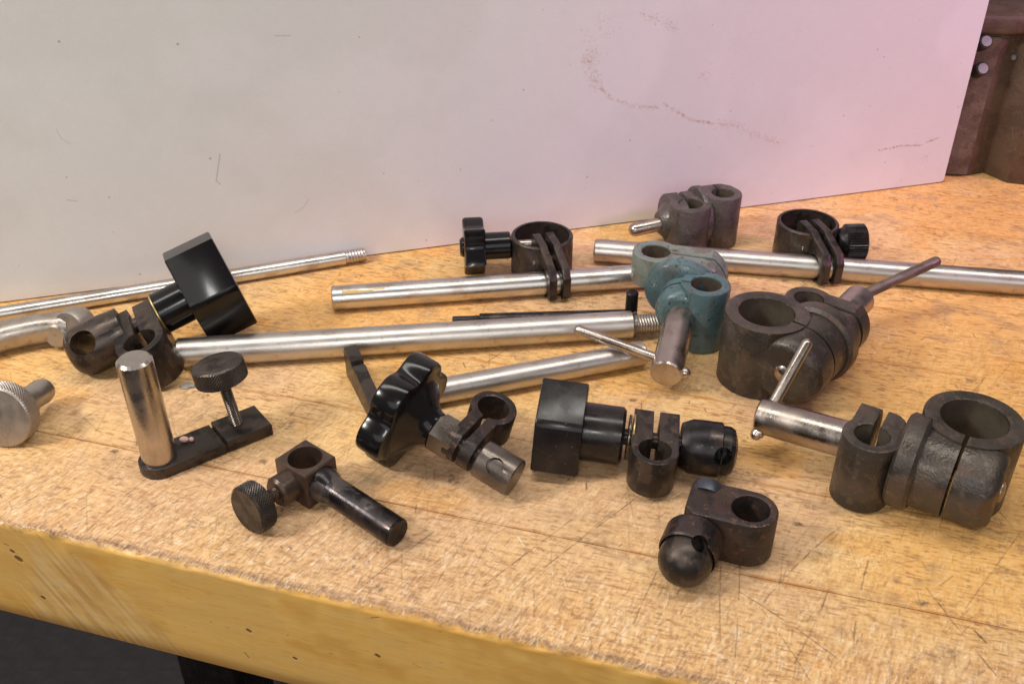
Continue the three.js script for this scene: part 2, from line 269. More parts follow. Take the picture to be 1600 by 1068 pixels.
for (let i = 0; i < 150; i++) { const b = rr(0.5, 26), a = rr(8, 50), x = B0.x + BA.x * (a + AL - A0) + BB.x * b, z = B0.z + BA.z * (a + AL - A0) + BB.z * b, k = rnd(); stroke(x, z, k < 0.55 ? rr(0.8, 1.3) : k < 0.85 ? rr(1.4, 1.9) : rr(0, 3), rr(1, 5.5), rr(0.01, 0.028), rr(0.15, 0.5), false); }
for (let i = 0; i < 4200; i++) {
  const b = Math.pow(rnd(), 2.4) * 11, a = rr(4, 46), x = B0.x + BA.x * (a + AL - A0) + BB.x * b, z = B0.z + BA.z * (a + AL - A0) + BB.z * b, l = rnd() < 0.55;
  stroke(x, z, rr(0.55, 1.35), rr(0.04, 0.12) + 0.6 * Math.pow(rnd(), 3), rr(0.008, 0.04), l ? rr(0.15, 0.55) : rr(0.06, 0.3), l);
}
for (let i = 0; i < 500; i++) { const b = rr(0, 40), a = rr(2, 51), x = B0.x + BA.x * (a + AL - A0) + BB.x * b, z = B0.z + BA.z * (a + AL - A0) + BB.z * b; stroke(x, z, rr(0, 3.1), rr(0.03, 0.5), rr(0.02, 0.06), rr(0.2, 0.6), rnd() < 0.4); }
// the long marks that can be made out one by one
for (const [x0, z0, x1, z1] of [[5.0, -31.4, 4.7, -28.4], [7.2, -23.3, 6.2, -18.6], [5.9, -19.2, 6.9, -24.2], [11.0, -22.3, 9.6, -19.0], [12.4, -21.2, 13.2, -18.0], [1.0, -22.0, 4.6, -25.6], [-0.9, -21.2, 2.2, -24.4], [-4.5, -21.2, -1.5, -24.6], [9.4, -21.0, 7.8, -18.4], [6.8, -21.0, 9.0, -18.6], [10.8, -24.0, 7.4, -20.6], [3.5, -19.8, 4.7, -22.4]]) { const p = at(x0, z0), q = at(x1, z1); strokes.push([...p, ...q, 0.03, 0.5, false]); }
const grimeSpots = []; for (let i = 0; i < 240; i++) grimeSpots.push([rr(4, 51), rr(0.6, 34), rr(0.05, 0.28), rr(0.12, 0.4)]);
for (const [x, z, r, al] of [[7.6, -26.0, 0.5, 0.5], [8.1, -25.4, 0.4, 0.5], [-12.1, -31.4, 0.25, 0.5], [20.5, -44.5, 0.5, 0.45], [16, -31.5, 0.7, 0.35], [14.5, -34, 0.6, 0.3], [24, -46, 0.3, 0.4]]) grimeSpots.push([...at(x, z), r, al]);
function drawMarks(x, sc, Y, bump, w, h) {                     // Y(b) -> canvas row
  x.lineCap = 'round';
  for (const [a, b, r, al] of grimeSpots) for (let k = 0; k < 26; k++) {
    const t = rnd() * 7, q = r * Math.sqrt(rnd()) * 1.4; x.fillStyle = bump ? `rgba(70,70,70,${al * 0.3})` : `rgba(78,60,50,${al * 0.45})`; x.beginPath(); x.arc((a + Math.cos(t) * q * 1.5) * sc, Y(b + Math.sin(t) * q), rr(0.02, 0.08) * sc, 0, 7); x.fill();
  }
  for (const [a0, b0, a1, b1, wd, al, light] of strokes) {
    x.lineWidth = Math.max(0.7, wd * sc);
    x.strokeStyle = bump ? (light ? `rgba(255,255,255,${al * 0.7})` : `rgba(0,0,0,${al * 0.8})`) : light ? `rgba(240,224,204,${al * 0.8})` : `rgba(72,48,38,${al})`;
    const mx = (a0 + a1) / 2 + (hash(Math.round(a0 * 99), 1, 5) - 0.5) * 0.08 * Math.hypot(a1 - a0, b1 - b0), my = (b0 + b1) / 2 + (hash(Math.round(b0 * 99), 2, 6) - 0.5) * 0.08 * Math.hypot(a1 - a0, b1 - b0);
    const L = Math.hypot(a1 - a0, b1 - b0), n = L > 0.9 ? Math.min(14, Math.ceil(L / 0.35)) : 1;
    const q = (t) => { const u = 1 - t; return [(u * u * a0 + 2 * u * t * mx + t * t * a1) * sc, Y(u * u * b0 + 2 * u * t * my + t * t * b1)]; };
    for (let k = 0; k < n; k++) {                               // a long cut fades, breaks and widens along its way
      if (n > 1) { const f = hash(Math.round(a0 * 77) + k, Math.round(b0 * 77), 12); if (f < 0.16) continue; x.globalAlpha = 0.35 + 0.65 * f; x.lineWidth = Math.max(0.6, wd * sc * (0.5 + 1.1 * hash(k, Math.round(a1 * 77), 13))); }
      x.beginPath(); x.moveTo(...q(k / n)); const j = n > 1 ? 0.02 * sc : 0, e = q((k + 1) / n); x.lineTo(e[0] + (hash(k, 3, Math.round(a0 * 50)) - 0.5) * j, e[1] + (hash(k, 4, Math.round(a0 * 50)) - 0.5) * j); x.stroke(); x.globalAlpha = 1;
    }
  }
}
const SC = 40;
function topTextures() {
  const S = 2048, Y = (b) => S - b * SC, col = canvasOf(S, S, (i, j) => woodTop(i / SC, (S - j) / SC)), bmp = canvasOf(S, S, (i, j) => { const v = clamp(woodH(i / SC, (S - j) / SC)) * 255; return [v, v, v]; });
  reseed(99); drawMarks(col.getContext('2d'), SC, Y, false); reseed(99); drawMarks(bmp.getContext('2d'), SC, Y, true);
  return [tex(col, true, THREE.MirroredRepeatWrapping), tex(bmp, false, THREE.MirroredRepeatWrapping)];
}
// front strip: the same top wood, then over the worn arris down the varnished front face (v runs down the unrolled section)
const FS = 512, FTOP = PW;                                     // 12.8 cm of unrolled section: 0 at the first seam
function frontTextures() {
  const W = 2048, b2v = (b) => (FTOP - b) * SC;
  const face = (a, d) => {                                      // d = cm below the arris
    const g = fbm(a * 0.35, d * 3, 90, 4), m = fbm(a * 0.5, d * 0.8, 91, 4), st = vnoise(a * 2.5, d * 34, 92);
    let q = mix3([224, 172, 88], [232, 188, 108], clamp(g * 1.3 - 0.15)); q = mix3(q, [190, 134, 58], 0.35 * sstep(0.5, 0.7, m)); q = mix3(q, [214, 172, 108], 0.35 * sstep(0.5, 0.36, m)); q = mix3(q, [180, 130, 66], 0.2 * sstep(0.6, 0.9, st));
    const pa = a - (-20.6 - AL), edge = 0.5 * (fbm(a * 1.6, d * 1.6, 93, 3) - 0.5);   // scratched patch with saw streaks near the left, pale glare painted into its colour
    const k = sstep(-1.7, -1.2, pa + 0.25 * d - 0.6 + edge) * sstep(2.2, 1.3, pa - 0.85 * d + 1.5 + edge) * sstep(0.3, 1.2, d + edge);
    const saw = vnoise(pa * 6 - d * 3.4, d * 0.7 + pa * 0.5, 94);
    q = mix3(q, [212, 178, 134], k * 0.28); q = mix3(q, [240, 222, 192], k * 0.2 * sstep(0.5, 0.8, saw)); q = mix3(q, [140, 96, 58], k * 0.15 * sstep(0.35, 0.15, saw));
    const low = sstep(0.5, 0.05, TH - d + 0.4 * (m - 0.5)); q = mix3(q, [190, 130, 62], low * 0.5);
    return q;
  };
  const rag = (a) => 0.16 * (fbm(a * 1.5, 0, 95, 4) - 0.5) + 0.12 * (vnoise(a * 7, 1, 96) - 0.5) + sstep(8, 16, a - 4) * 0.1;
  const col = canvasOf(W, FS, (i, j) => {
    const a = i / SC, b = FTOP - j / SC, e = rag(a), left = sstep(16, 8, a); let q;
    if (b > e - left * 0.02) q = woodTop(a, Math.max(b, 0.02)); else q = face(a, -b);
    const near = 1 - sstep(0, 0.3, Math.abs(b - e)); const f = fbm(a * 8, b * 8, 97, 3);
    q = mix3(q, [120, 92, 72], near * 0.6 * sstep(0.5, 0.7, f)); q = mix3(q, [226, 196, 150], near * 0.4 * left * sstep(0.48, 0.32, f)); q = mix3(q, [120, 88, 66], near * 0.45 * (1 - left)); return q;
  });
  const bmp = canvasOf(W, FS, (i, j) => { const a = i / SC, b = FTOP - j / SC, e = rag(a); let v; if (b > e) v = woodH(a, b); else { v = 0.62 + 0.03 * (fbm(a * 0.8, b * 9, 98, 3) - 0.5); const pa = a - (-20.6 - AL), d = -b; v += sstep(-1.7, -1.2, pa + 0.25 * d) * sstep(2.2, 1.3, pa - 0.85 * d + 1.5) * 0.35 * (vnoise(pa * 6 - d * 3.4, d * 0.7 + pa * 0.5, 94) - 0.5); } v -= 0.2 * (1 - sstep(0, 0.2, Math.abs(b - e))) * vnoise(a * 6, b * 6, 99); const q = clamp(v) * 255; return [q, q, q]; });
  const rgh = canvasOf(W, FS, (i, j) => { const a = i / SC, b = FTOP - j / SC, q = (b > rag(a) ? 0.62 : 0.36 + 0.3 * (fbm(a * 0.9, b * 1.5, 101, 4) - 0.4)) * 255; return [q, q, q]; });
  for (const [c, bump] of [[col, false], [bmp, true]]) {
    const x = c.getContext('2d'); x.save(); x.beginPath(); x.rect(0, 0, W, (FTOP + 0.06) * SC); x.clip(); reseed(99); drawMarks(x, SC, b2v, bump); x.restore();
    reseed(77);
    for (let k = 0; k < 60; k++) { const a = rr(8, 51), d = rr(0.3, 4.3); x.strokeStyle = bump ? `rgba(0,0,0,${rr(0.1, 0.5)})` : `rgba(70,44,26,${rr(0.12, 0.6)})`; x.lineWidth = rr(0.5, 1.6); const an = rr(-0.5, 0.5) + (rnd() < 0.25 ? 1.3 : 0), l = rr(1, 14); x.beginPath(); x.moveTo(a * SC, (FTOP + d) * SC); x.lineTo(a * SC + Math.cos(an) * l, (FTOP + d) * SC + Math.sin(an) * l); x.stroke(); }
    for (const [a, d, r] of [[-22.35, 1.6, 5], [-22.5, 1.3, 3], [-21.9, 3.3, 3], [-9.6, 2.1, 3], [-14, 2.4, 3], [-6.3, 3.4, 4], [-12.5, 3.2, 2.5]]) { x.fillStyle = bump ? 'rgba(0,0,0,0.6)' : 'rgba(74,44,26,0.6)'; x.beginPath(); x.ellipse((a - AL) * SC, (FTOP + d) * SC, r * 1.3, r * 0.8, 0.5, 0, 7); x.fill(); }
  }
  return [tex(col, true, THREE.MirroredRepeatWrapping), tex(bmp, false, THREE.MirroredRepeatWrapping), tex(rgh, false, THREE.MirroredRepeatWrapping)];
}
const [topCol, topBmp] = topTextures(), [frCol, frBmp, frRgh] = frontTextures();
M.top = std({ map: topCol, bumpMap: topBmp, bumpScale: 0.0007, roughness: 0.5, specularIntensity: 0.6 });
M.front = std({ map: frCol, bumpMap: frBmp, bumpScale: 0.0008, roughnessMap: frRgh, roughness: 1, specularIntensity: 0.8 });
{
  const bench = thing('workbench', 'scratched wooden workbench with a worn varnished front edge under all the clamps', 'workbench', [0, 0, -40]);
  const P = (a, b, y) => V(B0.x + BA.x * (a + AL - A0) + BB.x * b, y, B0.z + BA.z * (a + AL - A0) + BB.z * b);
  // front plank: swept section with a worn, uneven arris
  const sec = []; for (let i = 0; i <= 10; i++) sec.push([FTOP - 0.015 - i / 10 * (FTOP - 0.015 - ROUND), 0, 0]);
  for (let i = 1; i <= 6; i++) { const t = i / 6 * PI / 2; sec.push([ROUND - ROUND * Math.sin(t), -ROUND + ROUND * Math.cos(t), 1]); }
  for (let i = 1; i <= 6; i++) sec.push([0, -ROUND - i / 6 * (TH - ROUND), 0]); sec.push([0.25, -TH - 0.1, 0], [FTOP, -TH - 0.1, 0]);
  const a0 = -22, a1 = 62, NA = 560, pos = [], uv = [], idx = []; let len = [0.015]; for (let i = 1; i < sec.length; i++) len.push(len[i - 1] + Math.hypot(sec[i][0] - sec[i - 1][0], sec[i][1] - sec[i - 1][1]));
  const arc = FTOP - ROUND + ROUND * PI / 2;
  for (let k = 0; k <= NA; k++) { const a = a0 + (a1 - a0) * k / NA; sec.forEach(([b, y, w], i) => {
    const n = (fbm(a * 1.3, i * 0.4, 110, 3) - 0.5) * 0.16 * w - 0.05 * w * sstep(0.55, 0.8, fbm(a * 0.8, 0, 111, 3)); const p = P(a, b - n * 0.6, y + n * 0.8 - (i === 0 ? 0.03 : 0));
    pos.push(p.x, p.y, p.z); const L = len[i], s = L < FTOP - ROUND ? L : L < arc ? FTOP - ROUND + (L - (FTOP - ROUND)) * (2 * ROUND) / (ROUND * PI / 2) : FTOP + ROUND + (L - arc); uv.push(a / 51.2, 1 - s * SC / FS); }); }
  const n = sec.length; for (let k = 0; k < NA; k++) for (let i = 0; i < n - 1; i++) { const q = k * n + i, w = q + n; idx.push(q, q + 1, w, w, q + 1, w + 1); }
  const g = new THREE.BufferGeometry(); g.setAttribute('position', new THREE.Float32BufferAttribute(pos, 3)); g.setAttribute('uv', new THREE.Float32BufferAttribute(uv, 2)); g.setIndex(idx); g.computeVertexNormals();
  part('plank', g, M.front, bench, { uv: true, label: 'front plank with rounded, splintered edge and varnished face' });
  for (let k = 1; k < 12; k++) {                              // planks behind it, a hairline joint between neighbours
    const b0 = k * PW + 0.004, b1 = (k + 1) * PW - 0.004, c = 0.014, dip = (hash(k, 5, 5) - 0.5) * 0.006 - 0.003, ps = [[b0, -TH], [b0, dip - c], [b0 + c, dip], [b1 - c, dip], [b1, dip - c], [b1, -TH]], pp = [], uu = [], nn = [];
    const quad = (i) => { const [b, y] = ps[i], [d, e] = ps[i + 1]; const q = [P(a0, b, y), P(a1, b, y), P(a1, d, e), P(a0, d, e)], u = [[a0, b], [a1, b], [a1, d], [a0, d]]; for (const j of [0, 1, 2, 0, 2, 3]) { pp.push(...q[j].toArray()); uu.push(u[j][0] / 51.2, u[j][1] / 51.2); } };
    for (let i = 0; i < ps.length - 1; i++) quad(i);
    const h = new THREE.BufferGeometry(); h.setAttribute('position', new THREE.Float32BufferAttribute(pp, 3)); h.setAttribute('uv', new THREE.Float32BufferAttribute(uu, 2)); h.computeVertexNormals();
    part('plank', h, M.top, bench, { uv: true });
  }
  for (const [a, b] of [[-17, 8], [56, 8], [-17, 46], [56, 46]]) { const p = P(a, b, 0), m = put(cbox(7, 90 - TH - 0.2, 7, 0.3), new THREE.Matrix4().makeRotationY(-0.283).setPosition(p.x, -(90 + TH + 0.2) / 2, p.z)); part('leg', m, M.plastic, bench); }
}

// ------------------------------------------------------------------ floor, wall, upright panel, machine
{
  const fc = canvasOf(512, 512, (i, j) => { const n = fbm(i / 90, j / 90, 130, 3), q = 84 + 20 * (n - 0.5); return [q, q * 0.95, q * 0.97]; });
  const fl = box(500, 4, 400); fl.translate(0, -92, -60);
  structure('floor', fl, std({ map: tex(fc, true), roughness: 0.7 }));
  const w = box(300, 200, 4); w.translate(20, 10, -112);
  structure('wall', w, std({ color: new THREE.Color(0.62, 0.58, 0.54), roughness: 0.9, bumpMap: castBump, bumpScale: 0.002 }));
}
const PR = V(23.49, 0.06, -50.58), PD = V(-0.963, 0, 0.2692), PN = V(0.2692, 0, 0.963);
{
  const W = 62, H = 46, T = 0.25, cw = 1984, chh = 1472, sc = 32;   // texture 32 px per cm; s from the right end, h up
  const c = canvasOf(cw, chh, (i, j) => { const s = i / sc, h = (chh - j) / sc, n = fbm(s * 0.25, h * 0.25, 140, 4), f = fbm(s * 3, h * 3, 141, 3), g = (hash(i, j, 9) - 0.5) * 5; const q = mix3([224, 224, 224], [219, 219, 218], sstep(0.4, 0.65, n)); return [q[0] + g - 3 * f, q[1] + g - 3 * f, q[2] + g - 3 * f]; });
  const x = c.getContext('2d'), X = (s) => s * sc, Y = (h) => chh - h * sc; reseed(55);
  const dust = (s, h, r, n, al, col = '140,96,66', ax = 1) => { for (let k = 0; k < n; k++) { const t = rnd() * 7, q = r * Math.pow(rnd(), 0.7); x.fillStyle = `rgba(${col},${al * 0.75 * rnd()})`; x.beginPath(); x.arc(X(s + Math.cos(t) * q * ax), Y(h + Math.sin(t) * q), rr(0.3, 1.3), 0, 7); x.fill(); } };
  const trail = (pts, r, n, al, col) => { for (let i = 0; i < pts.length - 1; i++) for (let k = 0; k < n; k++) { const t = rnd(); dust(pts[i][0] + (pts[i + 1][0] - pts[i][0]) * t, pts[i][1] + (pts[i + 1][1] - pts[i][1]) * t, r, 3, al, col); } };
  dust(20.7, 8.3, 0.75, 380, 0.2, undefined, 0.6); dust(20.4, 7.4, 0.5, 160, 0.26, undefined, 0.8); dust(20.4, 9.2, 0.9, 160, 0.16); dust(19.8, 10.1, 0.7, 90, 0.2);
  trail([[20.2, 7.1], [19.6, 6.5], [18.45, 6.02], [17.2, 5.85]], 0.13, 45, 0.22); trail([[16.9, 6.0], [15.4, 5.02], [14.2, 4.75]], 0.09, 55, 0.3); trail([[14.2, 4.7], [13.0, 4.55], [11.6, 3.75], [10.3, 3.33]], 0.3, 90, 0.16);
  trail([[18.6, 10.4], [17.4, 9.9], [16.5, 9.4]], 0.25, 40, 0.25); dust(13.5, 8.2, 1.3, 260, 0.13, '170,110,100', 1.5); dust(10, 6.4, 1.2, 120, 0.1, '170,110,100', 2.2); dust(15, 7.2, 0.4, 60, 0.2);
  trail([[4.6, 2.28], [3.2, 2.4], [1.9, 2.3]], 0.05, 30, 0.4, '90,60,50'); trail([[1.7, 2.42], [0.95, 2.62]], 0.06, 20, 0.35, '110,80,70'); dust(1.5, 1.6, 0.35, 40, 0.3);
  x.lineWidth = 1.2; const hair = (al, ...p) => { x.strokeStyle = `rgba(80,72,72,${al})`; x.beginPath(); x.moveTo(X(p[0][0]), Y(p[0][1])); for (const q of p.slice(1)) x.lineTo(X(q[0]), Y(q[1])); x.stroke(); };
  hair(0.3, [37.4, 5.75], [37.75, 4.55], [37.6, 4.35]); hair(0.22, [34.5, 10.56], [33.85, 10.52]); hair(0.15, [43.6, 7.5], [43.5, 7.1], [43.2, 6.8]); hair(0.22, [43.9, 4.4], [43.5, 4.3]); hair(0.18, [34.6, 2.6], [34.2, 2.8], [33.9, 3.2]);
  for (let k = 0; k < 70; k++) { x.fillStyle = `rgba(90,70,60,${rr(0.15, 0.5)})`; x.beginPath(); x.arc(X(rr(0, 50)), Y(rr(0.3, 14)), rr(0.5, 1.5), 0, 7); x.fill(); }
  const m = std({ map: tex(c, true), roughness: 0.55, specularIntensity: 0.5 }), edge = std({ color: new THREE.Color(0.5, 0.46, 0.44), roughness: 0.6 });
  // the sheet itself with slightly eased corners, uv over the whole face
  const sh = new THREE.Shape(); const rc = 0.25; sh.moveTo(rc, 0); sh.lineTo(W, 0); sh.lineTo(W, H); sh.lineTo(0, H); sh.lineTo(0, rc); sh.quadraticCurveTo(0, 0, rc, 0);
  const g = new THREE.ExtrudeGeometry(sh, { depth: T, bevelEnabled: false, curveSegments: 6 }), p = g.attributes.position, u = new Float32Array(p.count * 2);
  for (let i = 0; i < p.count; i++) { u[i * 2] = p.getX(i) / W; u[i * 2 + 1] = p.getY(i) / H; }
  g.setAttribute('uv', new THREE.BufferAttribute(u, 2));
  // local x runs along PD, y up, z = x cross y ; front face must look along PN
  const z = PD.clone().cross(V(0, 1, 0)), mm = new THREE.Matrix4().makeBasis(PD, V(0, 1, 0), z); const off = PR.clone(); if (z.dot(PN) > 0) off.addScaledVector(z, -T); mm.setPosition(off); g.applyMatrix4(mm);
  const t = thing('backdrop_sheet', 'white painted metal sheet with brown smears standing upright behind the clamps', 'metal sheet', [PR.x, 0, PR.z]);
  const me = part('sheet', g, m, t, { uv: true }); me.material = [m, edge];
}
{
  const m1 = std({ color: 0xffffff, roughness: 0.75, map: mottled(31, [104, 88, 76], [[[78, 58, 46], 6, 0.56, 0.1, 0.7], [[128, 112, 98], 14, 0.66, 0.08, 0.5]], { scratches: 30 }), bumpMap: castBump, bumpScale: 0.0003 });
  const m2 = std({ color: 0xffffff, roughness: 0.6, map: mottled(32, [90, 72, 58], [[[74, 56, 45], 6, 0.55, 0.1, 0.7], [[104, 80, 66], 20, 0.7, 0.06, 0.5]], { scratches: 30 }), bumpMap: castBump, bumpScale: 0.0002 });
  const t = thing('machine_base', 'brown painted ribbed cast machine column standing behind the right end of the white sheet', 'machine', [27, 0, -54]);
  const prof = [[20, -57], [20.5, -51.9], [25.1, -51.44], [26.15, -51.85], [26.9, -50.5], [28.2, -50.1], [33, -50.6], [34, -57]].map(([x, z]) => [x, -z]);
  const up = (g) => { g.rotateX(-PI / 2); return g; };
  const col = up(new THREE.ExtrudeGeometry(poly(prof), { depth: 7.7, bevelEnabled: true, bevelThickness: 0.1, bevelSize: 0.12, bevelOffset: -0.12, bevelSegments: 2 })); col.translate(0, 0.1, 0);
  part('column', col, m2, t);
  const fp = up(new THREE.ExtrudeGeometry(poly([[20.6, 51.9], [25.0, 51.42], [25.0, 51.3], [20.6, 51.78]]), { depth: 7.5, bevelEnabled: false })); fp.translate(0, 0.15, 0);
  part('front_face', fp, m1, t, { label: 'greyer worn front face of the column' });
  const cp = up(new THREE.ExtrudeGeometry(poly([[19.6, 57.4], [19.8, 51.5], [25.4, 51.0], [26.2, 51.2], [27.4, 50.2], [33.4, 50.2], [34.4, 57.4]]), { depth: 0.6, bevelEnabled: true, bevelThickness: 0.2, bevelSize: 0.25, bevelOffset: -0.25, bevelSegments: 2 })); cp.translate(0, 8.02, 0);
  part('cap', cp, m2, t);
  const knobM = std({ color: new THREE.Color(0.03, 0.028, 0.028), roughness: 0.35 }), lidM = std({ color: new THREE.Color(0.2, 0.2, 0.2), roughness: 0.5 });
  for (const [x, y, z] of [[24.0, 7.2, -51.5], [24.18, 5.8, -51.5]]) {
    const d = V(0.05, 0.55, 0.85).normalize(), p = V(x, y, z); const k = part('round_button', along(rod(0.34, 0.7, 0.06), p, d), knobM, t); part('button_face', along(rod(0.27, 0.05, 0.015), p.clone().addScaledVector(d, 0.69), d), lidM, k);
  }
  const s = new THREE.SphereGeometry(0.16, 16, 12); s.translate(26.05, 6.5, -51.75); part('rivet', s, lidM, t);
}

// ------------------------------------------------------------------ rods
{
  const t = thing('steel_rod', 'thin bright steel rod with threaded tip along the foot of the white sheet', 'steel rod', [-6.9, 0, -41.6]);
  const e = V(-6.95, 0.34, -41.62), d = V(14.84, 0, -5.4).normalize(), st = 0;
  const tip = V(-7.75, 0.34, -41.33), far = tip.clone().addScaledVector(d, -19); d.copy(tip).sub(far).normalize();
  part('shaft', shaft(far, tip, 0.335, 0.04), M.brightRod, t, { uv: true });
  part('threaded_tip', along(thread(0.335, 0.95, 0.135, 0.05), tip.clone().addScaledVector(d, -0.02), d), M.rod, t);
}
{
  const t = thing('steel_rod', 'thick polished steel rod with a short threaded stud at its right end', 'steel rod', [-4, 0, -34]);
  const a = V(-13.15, 0.61, -32.9), b = V(4.95, 0.6, -35.05), d = b.clone().sub(a).normalize();
  part('shaft', shaft(a, b, 0.6, 0.06, 0.57), M.rod, t, { uv: true });
  part('threaded_stud', along(thread(0.4, 1.15, 0.11, 0.05), b.clone().addScaledVector(d, -0.03), d), M.alu, t);
}
{
  const t = thing('steel_rod', 'short dull steel rod between the large star knob and the blue clamp', 'steel rod', [1, 0, -31.7]);
  part('shaft', shaft(V(-3.5, 0.5, -30.25), V(5.2, 0.5, -33.05), 0.49, 0.05), M.rod, t, { uv: true });
}
{
  const t = thing('black_scriber_rod', 'thin black stepped rod with an upright pin lying behind the thick polished rod', 'black rod', [1.5, 0, -36.2]);
  const a = V(-2.5, 0.35, -35.72), b = V(5.25, 0.35, -36.15), d = b.clone().sub(a).normalize(), m = a.clone().addScaledVector(d, 1.15);
  part('tip', rodAt(a, m, 0.2, 0.05), M.blued, t);
  part('shaft', shaft(m.clone().addScaledVector(d, -0.02), b, 0.29, 0.04), M.blued, t, { uv: true });
  part('upright_pin', rodAt(V(5.03, 0.45, -36.25), V(5.03, 1.45, -36.25), 0.26, 0.05), M.blued, t);
}
{
  const t = thing('flat_steel_bar', 'short flat dark steel bar on edge poking out behind the star knob', 'steel bar', [-5.6, 0, -31]);
  const d = V(1.25, 0, 2.9).normalize(), f = F(V(-6.25, 0.62, -32.35), d, V(0, 1, 0));
  const s = poly([[0, -0.62], [3.6, -0.62], [3.6, 0.3], [2.0, 0.42], [1.25, 0.56], [1.2, 0.44], [1.02, 0.46], [0.98, 0.62], [0.55, 0.72], [0.05, 0.72], [-0.12, 0.5]]);
  part('bar', put(extr(s, 0.5, 0.04), f), M.dark, t);
}
// ------------------------------------------------------------------ ring clamps with slotted lugs, each threaded on a rod
const KROT = 0.1;
function ringClamp(t, c, fwd, rodC, rodR, tilt = 0) {          // c ring centre on the bench, fwd horizontal towards the rod
  const up = V(0, 1, 0), side = fwd.clone().cross(up), f = F(c, fwd, up), L = rodC;
  const tube = cut(rod(1.4, 1.85, 0.05, 72), put(rod(1.24, 3, 0.01, 72), new THREE.Matrix4().makeTranslation(0, -0.5, 0)), put(box(1.4, 4, 0.26), new THREE.Matrix4().makeTranslation(1.3, 1, 0)));
  part('ring', put(tube, f), M.dark, t);
  const prof = new THREE.Shape(); [[-0.1, 0.35], [0.1, 0.1], [L + 0.65, -0.0], [L + 0.9, 0.15], [L + 0.92, 1.1], [L + 0.65, 1.5], [1.5, 1.86], [1.3, 1.98], [0.1, 1.98], [-0.1, 1.85]].forEach(([x, y], i) => (i ? prof.lineTo(x, y) : prof.moveTo(x, y)));
  const h = new THREE.Path(); h.absarc(L, 0.55, rodR + 0.07, 0, 2 * PI, true); prof.holes.push(h);
  for (const s of [-0.31, 0.31]) part('lug', put(extr(prof, 0.36, 0.045), f.clone().multiply(new THREE.Matrix4().makeTranslation(0, 0, s))), M.dark, t);
  part('screw', put(along(rod(0.2, 1.5, 0.03, 24), V(1.05, 1.1, -0.75), V(0, 0, 1)), f), M.pin, t);
  return f;
}
{
  const t = thing('steel_rod', 'polished steel rod with yellow smudge, carrying the ring clamp with a star knob', 'steel rod', [-1, 0, -38.2]);
  part('shaft', shaft(V(-7.75, 0.55, -37.25), V(6.2, 0.55, -39.25), 0.535, 0.06), M.brightRod, t, { uv: true });
  { const d = V(13.95, 0, -2).normalize(), sm = []; for (const [y0, y1, p0, p1] of [[0.45, 1.15, 0.5, 0.78], [1.15, 1.8, 0.55, 0.7], [1.8, 2.3, 0.5, 0.6]]) sm.push(along(new THREE.LatheGeometry([new THREE.Vector2(0.5385, y0), new THREE.Vector2(0.5385, y1)], 10, p0, p1 - p0), V(-7.75, 0.55, -37.25), d));
    part('yellow_smudge', sm, std({ color: new THREE.Color(0.5, 0.36, 0.14), metalness: 0.35, roughness: 0.55 }), t); }
  const k = thing('ring_clamp', 'ring clamp with black star knob gripping the polished rod near the middle', 'clamp', [1.5, 0, -40]);
  const fwd = V(0.25, 0, 0.968).normalize();
  const f = ringClamp(k, V(1.36, 0.06, -40.6), fwd, 2.05, 0.535);
  const K = new THREE.Matrix4(), kd = V(1, 0, -0.1).normalize(), kc = V(-1.72, 1.32, -40.55);
  const kn = part('star_knob', [along(extr(starShape(1.38, 5, 0.32, 1.0), 0.95, 0.12).rotateX(-PI / 2).rotateY(0.2), kc.clone().addScaledVector(kd, 0.0), kd), along(rod(0.62, 1.35, 0.05), kc.clone().addScaledVector(kd, 0.3), kd), along(rod(0.45, 0.7, 0.1), kc.clone().addScaledVector(kd, -0.65), kd)], M.bakelite, k);
  part('spindle', rodAt(kc.clone().addScaledVector(kd, 1.5), kc.clone().addScaledVector(kd, 3.0), 0.22, 0.03), M.pin, k);
}
{
  const t = thing('steel_rod', 'long pinkish steel rod carrying the knurled ring clamp, running out of the frame', 'steel rod', [11, 0, -40]);
  const a = V(3.85, 0.54, -41.68), b = V(24.6, 0.54, -38.25); part('shaft', shaft(a, b, 0.535, 0.06), M.rod, t, { uv: true });
  const k = thing('ring_clamp', 'ring clamp with knurled black thumb knob gripping the long rod at the right', 'clamp', [13.6, 0, -41]);
  const fwd = V(0.2, 0, 0.98).normalize();
  ringClamp(k, V(13.7, 0.05, -41.95), fwd, 2.0, 0.535);
  const kd = V(1, 0.03, 0.02).normalize(), kc = V(14.95, 1.1, -41.35);
  part('thumb_knob', [along(rod(0.62, 0.5, 0.05, 40, 0.78), kc, kd), along(knurl(0.86, 0.35, 1.3, 44, 0.05, true, 4), kc, kd)], M.blued, k);
}
